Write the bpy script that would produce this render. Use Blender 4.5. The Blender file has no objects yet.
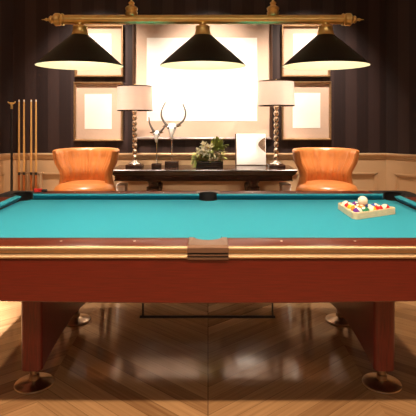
import bpy, bmesh, math, random
from mathutils import Vector, Matrix
random.seed(7)
PI = math.pi
C = bpy.context.scene.collection
F, HY, CH = 487.0, 118.0, 1.335          # focal length in px, horizon row, camera height

def PX(x, Y): return (x - 208.0) * Y / F
def PZ(y, Y): return CH - (y - HY) * Y / F

# ------------------------------------------------------------------ materials
def mat(name, col, rough=0.5, metal=0.0, noise=0.0, nscale=20.0, stretch=(1, 1, 1), coat=0.0, bump=0.0,
        emit=None, estr=0.0, col2=None, sheen=0.0, spec=0.5, sss=0.0, trans=0.0):
    m = bpy.data.materials.new(name); m.use_nodes = True
    nt = m.node_tree; b = nt.nodes['Principled BSDF']
    b.inputs['Base Color'].default_value = (*col, 1); b.inputs['Roughness'].default_value = rough
    b.inputs['Metallic'].default_value = metal; b.inputs['Coat Weight'].default_value = coat
    b.inputs['Coat Roughness'].default_value = 0.12
    b.inputs['Specular IOR Level'].default_value = spec
    b.inputs['Sheen Weight'].default_value = sheen
    if sss: b.inputs['Subsurface Weight'].default_value = sss
    if trans: b.inputs['Transmission Weight'].default_value = trans
    if emit:
        b.inputs['Emission Color'].default_value = (*emit, 1); b.inputs['Emission Strength'].default_value = estr
    if noise or bump or col2:
        tc = nt.nodes.new('ShaderNodeTexCoord'); mp = nt.nodes.new('ShaderNodeMapping')
        mp.inputs['Scale'].default_value = stretch
        nt.links.new(tc.outputs['Object'], mp.inputs['Vector'])
        n = nt.nodes.new('ShaderNodeTexNoise'); n.inputs['Scale'].default_value = nscale
        n.inputs['Detail'].default_value = 5
        nt.links.new(mp.outputs['Vector'], n.inputs['Vector'])
        if noise or col2:
            r = nt.nodes.new('ShaderNodeValToRGB')
            c2 = col2 or tuple(max(0, c * (1 - noise)) for c in col)
            r.color_ramp.elements[0].position = 0.32; r.color_ramp.elements[1].position = 0.68
            r.color_ramp.elements[0].color = (*c2, 1); r.color_ramp.elements[1].color = (*col, 1)
            nt.links.new(n.outputs['Fac'], r.inputs['Fac']); nt.links.new(r.outputs['Color'], b.inputs['Base Color'])
        if bump:
            bp = nt.nodes.new('ShaderNodeBump'); bp.inputs['Strength'].default_value = bump
            bp.inputs['Distance'].default_value = 0.004
            nt.links.new(n.outputs['Fac'], bp.inputs['Height']); nt.links.new(bp.outputs['Normal'], b.inputs['Normal'])
    return m

def math_node(nt, op, a, b=None):
    n = nt.nodes.new('ShaderNodeMath'); n.operation = op
    for k, v in enumerate((a, b)):
        if v is None: continue
        if isinstance(v, (int, float)): n.inputs[k].default_value = v
        else: nt.links.new(v, n.inputs[k])
    return n.outputs[0]

def mat_stripes():
    m = bpy.data.materials.new('striped_wallpaper'); m.use_nodes = True
    nt = m.node_tree; b = nt.nodes['Principled BSDF']; b.inputs['Roughness'].default_value = 0.55
    b.inputs['Specular IOR Level'].default_value = 0.3
    tc = nt.nodes.new('ShaderNodeTexCoord'); s = nt.nodes.new('ShaderNodeSeparateXYZ')
    nt.links.new(tc.outputs['Object'], s.inputs[0])
    f = math_node(nt, 'FRACT', math_node(nt, 'MULTIPLY', s.outputs['X'], 1 / 0.235))
    wide = math_node(nt, 'GREATER_THAN', f, 0.52)
    f2 = math_node(nt, 'FRACT', math_node(nt, 'MULTIPLY', s.outputs['X'], 3 / 0.235))
    thin = math_node(nt, 'LESS_THAN', f2, 0.12)
    mp = nt.nodes.new('ShaderNodeMapping'); mp.inputs['Scale'].default_value = (60, 60, 3)
    nt.links.new(tc.outputs['Object'], mp.inputs['Vector'])
    n = nt.nodes.new('ShaderNodeTexNoise'); n.inputs['Scale'].default_value = 3
    nt.links.new(mp.outputs['Vector'], n.inputs['Vector'])
    fac = math_node(nt, 'ADD', math_node(nt, 'MULTIPLY', wide, 0.62), math_node(nt, 'MULTIPLY', thin, 0.1))
    fac = math_node(nt, 'ADD', fac, math_node(nt, 'MULTIPLY', n.outputs['Fac'], 0.28))
    r = nt.nodes.new('ShaderNodeValToRGB')
    r.color_ramp.elements[0].color = (0.018, 0.0100, 0.0103, 1)
    r.color_ramp.elements[1].color = (0.045, 0.0262, 0.0245, 1)
    nt.links.new(fac, r.inputs['Fac']); nt.links.new(r.outputs['Color'], b.inputs['Base Color'])
    return m

def mat_floor():
    """chevron oak floor: boards run diagonally and mirror at seams every W metres"""
    m = bpy.data.materials.new('chevron_parquet'); m.use_nodes = True
    nt = m.node_tree; b = nt.nodes['Principled BSDF']
    tc = nt.nodes.new('ShaderNodeTexCoord'); s = nt.nodes.new('ShaderNodeSeparateXYZ')
    nt.links.new(tc.outputs['Object'], s.inputs[0])
    W = 0.80
    x, y = s.outputs['X'], s.outputs['Y']
    pp = math_node(nt, 'PINGPONG', x, W)                # 0 at the centre seam
    d = math_node(nt, 'SUBTRACT', y, math_node(nt, 'MULTIPLY', pp, 0.85))    # board index direction
    board = math_node(nt, 'DIVIDE', d, 0.115)
    bi = math_node(nt, 'FLOOR', board)
    bf = math_node(nt, 'FRACT', board)
    col_i = math_node(nt, 'FLOOR', math_node(nt, 'DIVIDE', x, W))
    cv = nt.nodes.new('ShaderNodeCombineXYZ'); nt.links.new(bi, cv.inputs[0]); nt.links.new(col_i, cv.inputs[1])
    wn = nt.nodes.new('ShaderNodeTexWhiteNoise'); nt.links.new(cv.outputs[0], wn.inputs['Vector'])
    gv = nt.nodes.new('ShaderNodeCombineXYZ')
    nt.links.new(math_node(nt, 'MULTIPLY', d, 55.0), gv.inputs[0])
    nt.links.new(math_node(nt, 'MULTIPLY', pp, 2.5), gv.inputs[1])
    nt.links.new(math_node(nt, 'MULTIPLY', wn.outputs['Value'], 30.0), gv.inputs[2])
    g = nt.nodes.new('ShaderNodeTexNoise'); g.inputs['Scale'].default_value = 1.0; g.inputs['Detail'].default_value = 4
    nt.links.new(gv.outputs[0], g.inputs['Vector'])
    fac = math_node(nt, 'ADD', math_node(nt, 'MULTIPLY', wn.outputs['Value'], 0.45), math_node(nt, 'MULTIPLY', g.outputs['Fac'], 0.6))
    r = nt.nodes.new('ShaderNodeValToRGB')
    r.color_ramp.elements[0].position = 0.15; r.color_ramp.elements[1].position = 0.85
    r.color_ramp.elements[0].color = (0.180, 0.086, 0.034, 1)
    r.color_ramp.elements[1].color = (0.470, 0.275, 0.130, 1)
    nt.links.new(fac, r.inputs['Fac'])
    # dark joints
    j = math_node(nt, 'LESS_THAN', bf, 0.03)
    seam = math_node(nt, 'LESS_THAN', math_node(nt, 'PINGPONG', x, W / 1.0), 0.003)
    jj = math_node(nt, 'MAXIMUM', j, seam)
    mix = nt.nodes.new('ShaderNodeMix'); mix.data_type = 'RGBA'
    nt.links.new(math_node(nt, 'MULTIPLY', jj, 0.55), mix.inputs['Factor'])
    nt.links.new(r.outputs['Color'], mix.inputs['A']); mix.inputs['B'].default_value = (0.05, 0.022, 0.010, 1)
    nt.links.new(mix.outputs['Result'], b.inputs['Base Color'])
    n2 = nt.nodes.new('ShaderNodeTexNoise'); n2.inputs['Scale'].default_value = 4.0
    nt.links.new(tc.outputs['Object'], n2.inputs['Vector'])
    mr = nt.nodes.new('ShaderNodeMapRange'); mr.inputs['To Min'].default_value = 0.04; mr.inputs['To Max'].default_value = 0.15
    nt.links.new(n2.outputs['Fac'], mr.inputs['Value']); nt.links.new(mr.outputs['Result'], b.inputs['Roughness'])
    b.inputs['Specular IOR Level'].default_value = 0.95
    bp = nt.nodes.new('ShaderNodeBump'); bp.inputs['Strength'].default_value = 0.09; bp.inputs['Distance'].default_value = 0.002
    nt.links.new(math_node(nt, 'SUBTRACT', g.outputs['Fac'], math_node(nt, 'MULTIPLY', jj, 0.6)), bp.inputs['Height'])
    nt.links.new(bp.outputs['Normal'], b.inputs['Normal'])
    return m

M = {}
M['wallpaper'] = mat_stripes()
M['floor'] = mat_floor()
M['ceiling'] = mat('warm_ceiling_paint', (0.62, 0.52, 0.42), 0.8, noise=0.05)
M['wainscot'] = mat('beige_painted_wood', (0.60, 0.405, 0.230), 0.42, noise=0.02, nscale=3)
M['cloth'] = mat('teal_billiard_cloth', (0.011, 0.265, 0.365), 0.9, noise=0.06, nscale=160, sheen=0.08, bump=0.06, spec=0.15)
M['mahogany'] = mat('red_mahogany', (0.122, 0.0095, 0.0048), 0.33, noise=0.35, nscale=7, stretch=(1.2, 14, 26), coat=0.25)
M['legwood'] = mat('dark_red_mahogany', (0.150, 0.0095, 0.0065), 0.35, noise=0.4, nscale=7, stretch=(26, 26, 1.5), coat=0.25)
M['railwood'] = mat('rail_mahogany', (0.120, 0.023, 0.011), 0.36, noise=0.35, nscale=8, stretch=(1.5, 30, 30), coat=0.0, spec=0.12)
M['brass'] = mat('satin_brass', (0.92, 0.70, 0.29), 0.32, 0.95, noise=0.12, nscale=30)
M['goldtrim'] = mat('champagne_gold_metal', (0.44, 0.30, 0.175), 0.48, 1.0)
M['bronze'] = mat('pale_bronze_casting', (0.20, 0.115, 0.075), 0.45, 0.6, spec=0.2, noise=0.1, nscale=30)
M['chrome'] = mat('brushed_nickel', (0.50, 0.38, 0.27), 0.3, 1.0, noise=0.1, nscale=40)
M['silver'] = mat('polished_silver', (0.70, 0.64, 0.56), 0.16, 1.0, noise=0.08, nscale=60)
M['black_rubber'] = mat('black_rubber', (0.010, 0.009, 0.009), 0.55, noise=0.2, nscale=60)
M['black_metal'] = mat('black_metal', (0.014, 0.013, 0.013), 0.36, noise=0.2, nscale=50)
M['shade_black'] = mat('matte_black_enamel', (0.0035, 0.0037, 0.0037), 0.45, noise=0.2, nscale=40, spec=0.2)
M['shade_cream'] = mat('cream_enamel', (0.90, 0.82, 0.62), 0.45, noise=0.03)
M['bulb'] = mat('lit_bulb', (1, 0.9, 0.75), 0.4, emit=(1.0, 0.80, 0.52), estr=12.0)
M['leather'] = mat('orange_leather', (0.620, 0.222, 0.060), 0.33, noise=0.22, nscale=9, bump=0.12, coat=0.1)
M['espresso'] = mat('espresso_wood', (0.040, 0.017, 0.010), 0.26, noise=0.4, nscale=8, stretch=(1.5, 20, 20), coat=0.4)
M['darkframe'] = mat('dark_walnut_frame', (0.075, 0.036, 0.020), 0.35, noise=0.3, nscale=20, stretch=(1, 8, 8))
M['goldframe'] = mat('antique_gold_frame', (0.42, 0.27, 0.14), 0.35, 0.7, noise=0.2, nscale=40)
M['mat_board'] = mat('cream_mat_board', (0.60, 0.44, 0.34), 0.85, noise=0.04, nscale=60)
M['paper'] = mat('white_paper', (0.92, 0.89, 0.84), 0.8, noise=0.02, nscale=30)
M['lampshade'] = mat('pale_fabric_shade', (0.86, 0.77, 0.73), 0.85, noise=0.05, nscale=200)
M['cue_shaft'] = mat('pale_maple', (0.74, 0.42, 0.14), 0.35, noise=0.15, nscale=8, stretch=(20, 20, 1))
M['cue_butt'] = mat('amber_butt_wood', (0.42, 0.125, 0.028), 0.3, noise=0.3, nscale=8, stretch=(20, 20, 1), coat=0.4)
M['rackwood'] = mat('light_ash_wood', (0.86, 0.68, 0.43), 0.4, noise=0.15, nscale=10, stretch=(3, 3, 20))
M['tanwood'] = mat('tan_rack_wood', (0.46, 0.30, 0.17), 0.45, noise=0.15, nscale=10, stretch=(20, 20, 2))
M['leaf'] = mat('green_leaf', (0.440, 0.450, 0.110), 0.45, col2=(0.130, 0.210, 0.040), nscale=14)
M['petal'] = mat('white_petal', (0.86, 0.82, 0.66), 0.6, noise=0.06)
M['yellowgreen'] = mat('flower_centre', (0.55, 0.48, 0.10), 0.6, noise=0.2)
M['pebble'] = mat('pale_pebble', (0.55, 0.52, 0.47), 0.5, noise=0.2)
M['white_lacquer'] = mat('white_lacquer', (0.90, 0.86, 0.82), 0.4, noise=0.03)
M['sepia'] = mat('sepia_print', (0.30, 0.19, 0.12), 0.8, noise=0.65, nscale=40)
M['pewter'] = mat('dark_horn', (0.13, 0.105, 0.085), 0.40, 0.0, noise=0.15, nscale=60)
M['skull'] = mat('bright_silver_cast', (0.86, 0.82, 0.77), 0.28, 0.55, noise=0.1, nscale=60)
M['stem_metal'] = mat('champagne_silver', (0.74, 0.60, 0.46), 0.27, 1.0, noise=0.08, nscale=60)
M['pearl'] = mat('pearl_inlay', (0.85, 0.80, 0.72), 0.3, noise=0.05)
M['chalk_red'] = mat('red_chalk', (0.75, 0.025, 0.020), 0.7, noise=0.15)
def lampshade_translucent():
    m = M['lampshade']; nt = m.node_tree; b = nt.nodes['Principled BSDF']
    tr = nt.nodes.new('ShaderNodeBsdfTranslucent'); tr.inputs['Color'].default_value = (0.90, 0.77, 0.69, 1)
    mx = nt.nodes.new('ShaderNodeMixShader'); mx.inputs[0].default_value = 0.45
    nt.links.new(b.outputs[0], mx.inputs[1]); nt.links.new(tr.outputs[0], mx.inputs[2])
    nt.links.new(mx.outputs[0], nt.nodes['Material Output'].inputs['Surface'])
lampshade_translucent()
def ball_mat(name, col, stripe=False):
    m = bpy.data.materials.new(name); m.use_nodes = True
    nt = m.node_tree; b = nt.nodes['Principled BSDF']; b.inputs['Roughness'].default_value = 0.12
    tc = nt.nodes.new('ShaderNodeTexCoord'); s = nt.nodes.new('ShaderNodeSeparateXYZ')
    nt.links.new(tc.outputs['Object'], s.inputs[0])
    z = math_node(nt, 'ABSOLUTE', s.outputs['Z'])
    if stripe: white = math_node(nt, 'GREATER_THAN', z, 0.0145)
    else: white = math_node(nt, 'GREATER_THAN', z, 0.0268)
    mix = nt.nodes.new('ShaderNodeMix'); mix.data_type = 'RGBA'
    nt.links.new(white, mix.inputs['Factor']); mix.inputs['A'].default_value = (*col, 1); mix.inputs['B'].default_value = (0.86, 0.80, 0.66, 1)
    nt.links.new(mix.outputs['Result'], b.inputs['Base Color'])
    return m

# ------------------------------------------------------------------ geometry helpers
def obj(name, bm, m, parent=None, smooth=True, loc=None, angle=35):
    bmesh.ops.recalc_face_normals(bm, faces=bm.faces[:])
    me = bpy.data.meshes.new(name); bm.to_mesh(me); bm.free()
    o = bpy.data.objects.new(name, me); C.objects.link(o)
    ms = m if isinstance(m, (list, tuple)) else [m]
    for k in ms: me.materials.append(k)
    if smooth:
        for p in me.polygons: p.use_smooth = True
        try: me.set_sharp_from_angle(angle=math.radians(angle))
        except Exception: pass
    if parent is not None: o.parent = parent
    if loc is not None: o.location = loc
    return o

def thing(name, label, cat, loc=(0, 0, 0), rotz=0.0, group=None):
    o = bpy.data.objects.new(name, None); C.objects.link(o)
    o.empty_display_size = 0.05
    o.location = loc; o.rotation_euler = (0, 0, rotz)
    o['label'] = label; o['category'] = cat
    if group: o['group'] = group
    return o

def tag(o, label, cat, group=None):
    o['label'] = label; o['category'] = cat
    if group: o['group'] = group
    return o

def struct(name, bm, m, smooth=False):
    o = obj(name, bm, m, smooth=smooth); o['kind'] = 'structure'; return o

def dup(root, loc, rotz=0.0, label=None, group=None):
    r = root.copy(); C.objects.link(r); r.location = loc; r.rotation_euler = (0, 0, rotz)
    if label: r['label'] = label
    if group: r['group'] = group
    for ch in list(root.children):
        c = ch.copy(); C.objects.link(c); c.parent = r
        for g in list(ch.children):
            d = g.copy(); C.objects.link(d); d.parent = c
    return r

def box(bm, x0, x1, y0, y1, z0, z1, bev=0.0, seg=2, mi=0):
    r = bmesh.ops.create_cube(bm, size=1.0)
    vs = r['verts']
    for v in vs:
        v.co = Vector((x0 + (v.co.x + .5) * (x1 - x0), y0 + (v.co.y + .5) * (y1 - y0), z0 + (v.co.z + .5) * (z1 - z0)))
    fs = set(f for v in vs for f in v.link_faces)
    for f in fs: f.material_index = mi
    if bev > 0:
        es = list(set(e for v in vs for e in v.link_edges))
        bmesh.ops.bevel(bm, geom=es, offset=bev, segments=seg, affect='EDGES', profile=0.5)
    return bm

def B(*a, **k):
    return box(bmesh.new(), *a, **k)

def lathe(bm, prof, n=32, c=(0, 0, 0), axis='z', mi=0):
    """prof: list of (r, h); closes at r=0"""
    rings = []
    for r, h in prof:
        if r < 1e-6:
            rings.append([bm.verts.new(_ax(0, 0, h, c, axis))])
        else:
            rings.append([bm.verts.new(_ax(r * math.cos(2 * PI * k / n), r * math.sin(2 * PI * k / n), h, c, axis)) for k in range(n)])
    for a, b in zip(rings, rings[1:]):
        for k in range(n):
            k2 = (k + 1) % n
            if len(a) == 1 and len(b) == 1: continue
            if len(a) == 1: f = bm.faces.new((a[0], b[k], b[k2]))
            elif len(b) == 1: f = bm.faces.new((a[k], a[k2], b[0]))
            else: f = bm.faces.new((a[k], a[k2], b[k2], b[k]))
            f.material_index = mi
    for e in (rings[0], rings[-1]):
        if len(e) > 2:
            f = bm.faces.new(e); f.material_index = mi
    return bm

def _ax(u, v, h, c, axis):
    if axis == 'z': p = (u, v, h)
    elif axis == 'x': p = (h, u, v)
    else: p = (u, h, v)
    return Vector(p) + Vector(c)

def prism(bm, pts, z0, z1, bev=0.0, seg=2):
    """pts: plan outline (x, y); extruded from z0 to z1"""
    lo = [bm.verts.new((x, y, z0)) for x, y in pts]
    hi = [bm.verts.new((x, y, z1)) for x, y in pts]
    n = len(pts)
    fl = bm.faces.new(lo[::-1]); fh = bm.faces.new(hi)
    for k in range(n):
        bm.faces.new((lo[k], lo[(k + 1) % n], hi[(k + 1) % n], hi[k]))
    if bev > 0:
        bmesh.ops.bevel(bm, geom=list(fh.edges), offset=bev, segments=seg, affect='EDGES', profile=0.5)
    return bm

def sweep_x(bm, prof, x0, x1, xf=None):
    """closed (y,z) profile swept along x; xf maps (x,y,z)->Vector"""
    a = [bm.verts.new(Vector((x0, y, z))) for y, z in prof]; b = [bm.verts.new(Vector((x1, y, z))) for y, z in prof]
    n = len(prof)
    for k in range(n): bm.faces.new((a[k], a[(k + 1) % n], b[(k + 1) % n], b[k]))
    bm.faces.new(a[::-1]); bm.faces.new(b)
    if xf:
        for v in a + b: v.co = xf(v.co)
    return bm

def tube(bm, pts, rad, n=10, cap=True):
    pts = [Vector(p) for p in pts]
    if not isinstance(rad, (list, tuple)): rad = [rad] * len(pts)
    rings = []; up = None
    for k, p in enumerate(pts):
        t = (pts[min(k + 1, len(pts) - 1)] - pts[max(k - 1, 0)]).normalized()
        if up is None:
            up = Vector((0, 0, 1)) if abs(t.z) < 0.9 else Vector((1, 0, 0))
        s = t.cross(up).normalized(); up = s.cross(t).normalized()
        rings.append([bm.verts.new(p + (s * math.cos(2 * PI * j / n) + up * math.sin(2 * PI * j / n)) * rad[k]) for j in range(n)])
    for a, b in zip(rings, rings[1:]):
        for j in range(n): bm.faces.new((a[j], a[(j + 1) % n], b[(j + 1) % n], b[j]))
    if cap: bm.faces.new(rings[0][::-1]); bm.faces.new(rings[-1])
    return bm

def smooth_pts(ctrl, n=16):
    """catmull-rom through control points"""
    P = [Vector(c) for c in ctrl]; P = [2 * P[0] - P[1]] + P + [2 * P[-1] - P[-2]]
    out = []
    for i in range(1, len(P) - 2):
        for k in range(n):
            t = k / n
            a, b, c, d = P[i - 1], P[i], P[i + 1], P[i + 2]
            out.append(0.5 * ((2 * b) + (c - a) * t + (2 * a - 5 * b + 4 * c - d) * t * t + (3 * b - a - 3 * c + d) * t ** 3))
    out.append(P[-2]); return out

# ------------------------------------------------------------------ room shell
BY = 5.0                                   # back wall
XL, XR = -2.00, 1.83                       # ends of the back wall
SP = 1.25                                  # splay
RH = 2.75
YB = -1.6
floorpoly = [(XL - SP - .1, YB - .1), (XR + SP + .1, YB - .1), (XR + SP + .1, BY - SP), (XR, BY + .12), (XL, BY + .12), (XL - SP - .1, BY - SP)]
struct('floor', prism(bmesh.new(), floorpoly, -0.06, 0.0), M['floor'])
struct('ceiling', prism(bmesh.new(), floorpoly, RH, RH + 0.06), M['ceiling'])

def wall_matrix(a, b):
    a = Vector((*a, 0)); b = Vector((*b, 0)); x = (b - a).normalized(); z = Vector((0, 0, 1)); y = z.cross(x)
    m = Matrix((x, y, z)).transposed().to_4x4(); m.translation = a
    return m, (b - a).length

RAIL = [(0, .905), (-.012, .905), (-.014, .918), (-.022, .924), (-.022, .945), (-.030, .950), (-.036, .958), (-.048, .963), (-.052, .968), (-.052, .980), (-.046, .984), (0, .984)]
def build_wall(side, a, b, panels, n):
    mw, L = wall_matrix(a, b)
    w = struct('wall_' + side, B(-0.02, L + 0.02, 0, 0.10, 0, RH), M['wallpaper']); w.matrix_world = mw
    # wainscot: stiles, rails and moulded recessed fields
    bm = bmesh.new(); T = 0.022
    xs = [0.0]
    for (u0, u1) in panels:
        box(bm, xs[-1], u0, -T, 0.0, 0.0, .905); xs.append(u1)
        box(bm, u0, u1, -T, 0, 0.0, .22); box(bm, u0, u1, -T, 0, .775, .905)
        box(bm, u0, u1, -0.006, 0, .22, .775)
        for k, (o, d) in enumerate(((0.0, .034), (.012, .028), (.024, .014))):     # stepped moulding
            p0, p1, q0, q1, t = u0 + o, u1 - o, .22 + o, .775 - o, .012
            box(bm, p0, p1, -d, 0, q1 - t, q1); box(bm, p0, p1, -d, 0, q0, q0 + t)
            box(bm, p0, p0 + t, -d, 0, q0, q1); box(bm, p1 - t, p1, -d, 0, q0, q1)
    box(bm, xs[-1], L, -T, 0, 0, .905)
    o = struct('trim_%d' % n, bm, M['wainscot']); o.matrix_world = mw
    o = struct('trim_%d' % (n + 1), sweep_x(bmesh.new(), [(d, z - .008) for d, z in RAIL], 0, L), M['wainscot']); o.matrix_world = mw
    bm = sweep_x(bmesh.new(), [(0, 0), (-.036, 0), (-.036, .11), (-.030, .125), (-.024, .14), (0, .14)], 0, L)
    o = struct('baseboard_' + side, bm, M['wainscot']); o.matrix_world = mw

lx, rx = XL - SP, XR + SP
build_wall('back', (XL, BY), (XR, BY), [(.25, .93), (1.03, 2.94), (3.06, 3.73)], 1)
build_wall('back_left', (lx, BY - SP), (XL, BY), [(.12, .82), (.94, SP * 1.4142 - .10)], 3)
build_wall('back_right', (XR, BY), (rx, BY - SP), [(.10, .83), (.95, SP * 1.4142 - .12)], 5)
build_wall('left', (lx, YB), (lx, BY - SP), [(.15, 1.3), (1.45, 2.6), (2.75, 3.9), (4.05, 5.2)], 7)
build_wall('right', (rx, BY - SP), (rx, YB), [(.15, 1.3), (1.45, 2.6), (2.75, 3.9), (4.05, 5.2)], 9)
build_wall('front', (rx, YB), (lx, YB), [(.15, 1.5), (1.65, 3.2), (3.35, 4.8)], 11)

# ------------------------------------------------------------------ pool table
ZB, ZN, ZR = 0.765, 0.797, 0.803           # bed, cushion nose, rail top
NX = 1.27                                  # nose, long half length
Y0, Y1 = 2.21, 3.38                        # nose lines, near and far
YC = (Y0 + Y1) / 2; HW = (Y1 - Y0) / 2
CW, RW = 0.045, 0.18                       # cushion width; nose to table edge
pt = thing('pool_table', 'large mahogany pool table with teal cloth and gold edge moulding', 'pool table', (0, YC, 0))
HC, HR = 0.03, 0.065                       # corner hole centre offset and radius
SHC, SHR = 0.018, 0.066                    # side hole

def arc(cx, cy, r, a0, a1, n=14):
    return [(cx + r * math.cos(math.radians(a0 + (a1 - a0) * k / n)), cy + r * math.sin(math.radians(a0 + (a1 - a0) * k / n))) for k in range(n + 1)]

# bed
E = 0.02
def side_notch(s):
    """points of the side pocket notch on edge y = s*(HW+E), going with decreasing x for s=+1"""
    cy = HW + SHC + 0.012
    dy = HW + E - cy
    a = math.degrees(math.asin(dy / SHR))
    pts = arc(0, cy, SHR, a, -180 - a, 18)
    return [(x, y) for x, y in pts] if s > 0 else [(-x, -y) for x, y in pts]
def corner_in(sx, sy):
    a = math.degrees(math.asin((E - HC) / HR))          # start on v=E going to u=E
    pts = arc(HC, HC, HR, 180 - a, 270 + a, 10)          # from (-,E) through (-16,-16) to (E,-)
    return [(sx * (NX + u), sy * (HW + v)) for u, v in pts]
plan = []
plan += corner_in(1, 1)[::-1]
plan += side_notch(1)
plan += corner_in(-1, 1)
plan += corner_in(-1, -1)[::-1]
plan += side_notch(-1)
plan += corner_in(1, -1)
obj('playing_bed', prism(bmesh.new(), plan, ZB - 0.04, ZB), M['cloth'], pt, smooth=False)

# cushions
def cushion(p, q, out, jaw0, jaw1):
    """p,q: nose end points; out: outward unit; jaw: how far the back end runs past the nose end"""
    p, q, out = Vector((*p, 0)), Vector((*q, 0)), Vector((*out, 0)); d = (q - p).normalized()
    prof = [(0.0, ZN), (0.004, ZN + .004), (CW * .5, ZR - .001), (CW, ZR), (CW, ZB + .001), (0.036, ZB + .001), (0.003, ZN - .002)]
    bm = bmesh.new(); ra, rb = [], []
    for o, z in prof:
        k = o / CW
        ra.append(bm.verts.new(p - d * jaw0 * k + out * o + Vector((0, 0, z))))
        rb.append(bm.verts.new(q + d * jaw1 * k + out * o + Vector((0, 0, z))))
    n = len(prof)
    for k in range(n): bm.faces.new((ra[k], ra[(k + 1) % n], rb[(k + 1) % n], rb[k]))
    bm.faces.new(ra[::-1]); bm.faces.new(rb)
    return bm
GC, GS = 0.062, 0.060
for s in (1, -1):
    for t in (1, -1):
        obj('cushion', cushion((t * GS, s * HW), (t * (NX - GC), s * HW), (0, s), -0.004, 0.024), M['cloth'], pt)
    obj('cushion', cushion((s * NX, -HW + GC), (s * NX, HW - GC), (s, 0), 0.024, 0.024), M['cloth'], pt)

# wooden top rails
def rail(x0, x1, y0, y1):
    return B(x0, x1, y0, y1, ZR - .055, ZR, bev=.004)
xr = NX - .10
for s in (1, -1):
    ya, yb = sorted((s * (HW + CW), s * (HW + RW)))
    for x0, x1 in ((-xr, -.085), (.085, xr)):
        r_ = obj('top_rail', rail(x0, x1, ya, yb), M['railwood'], pt)
        for k in (1, 2, 3):
            xd = (1 if x0 > 0 else -1) * k * NX / 4
            obj('rail_sight', lathe(bmesh.new(), [(.0055, ZR - .001), (.0055, ZR + .0006), (0, ZR + .0008)], 14, (xd, s * (HW + .105), 0)), M['pearl'], r_)
    xa, xb = sorted((s * (NX + CW), s * (NX + RW)))
    r_ = obj('top_rail', rail(xa, xb, -HW + .10, HW - .10), M['railwood'], pt)
    for k in (-1, 0, 1):
        obj('rail_sight', lathe(bmesh.new(), [(.0055, ZR - .001), (.0055, ZR + .0006), (0, ZR + .0008)], 14, (s * (NX + .105), k * HW / 2, 0)), M['pearl'], r_)

# corner castings with black pocket liners
for sx in (1, -1):
    for sy in (1, -1):
        pts = [(-.10, CW), (-.10, RW)] + arc(RW - .06, RW - .06, .06, 90, 0, 8) + [(RW, -.10), (CW, -.10)]
        a = math.degrees(math.acos((CW - HC) / HR))
        pts += arc(HC, HC, HR, -a, 90 + a, 18)
        P = [(sx * (NX + u), sy * (HW + v)) for u, v in pts]
        obj('pocket_casting', prism(bmesh.new(), P, ZR - .055, ZR + .002, bev=.004), M['black_rubber'], pt)
        lin = arc(HC, HC, HR + .012, -a + 6, 84 + a, 18) + arc(HC, HC, HR, 84 + a, -a + 6, 18)
        L_ = obj('pocket_liner', prism(bmesh.new(), [(sx * (NX + u), sy * (HW + v)) for u, v in lin], ZB - .13, ZR + .006, bev=.002), M['black_rubber'], pt)
        obj('pocket_cup', lathe(bmesh.new(), [(0, ZB - .15), (.05, ZB - .145), (HR, ZB - .12), (HR, ZB - .06), (HR - .005, ZB - .06), (HR - .006, ZB - .115), (0, ZB - .14)], 24, (sx * (NX + HC), sy * (HW + HC), 0)), M['black_rubber'], pt)
# side castings (bronze) with liner
for s in (1, -1):
    cy = HW + SHC + 0.012
    a = math.degrees(math.acos(max(-1, min(1, (CW - (cy - HW)) / SHR))))
    aa = math.degrees(math.asin((HW + CW - cy) / SHR))
    pts = [(-.085, HW + CW), (-.085, HW + RW + .003), (.085, HW + RW + .003), (.085, HW + CW)] + arc(0, cy, SHR, aa, 180 - aa, 20)
    P = [(x, s * y) for x, y in pts]
    cs = obj('pocket_casting', prism(bmesh.new(), P, ZR - .057, ZR + .003, bev=.005, seg=3), M['bronze'], pt); cs['label'] = 'pale bronze side pocket casting'
    lin = arc(0, cy, SHR + .006, aa, 180 - aa, 20) + arc(0, cy, SHR - .003, 180 - aa, aa, 20)
    obj('pocket_liner', prism(bmesh.new(), [(x, s * y) for x, y in lin], ZB - .12, ZR - .004 if s < 0 else ZR + .005), M['black_rubber'], pt)
    obj('pocket_cup', lathe(bmesh.new(), [(0, ZB - .15), (.05, ZB - .145), (SHR, ZB - .12), (SHR, ZB - .06), (SHR - .005, ZB - .06), (SHR - .006, ZB - .115), (0, ZB - .14)], 24, (0, s * cy, 0)), M['black_rubber'], pt)

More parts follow.
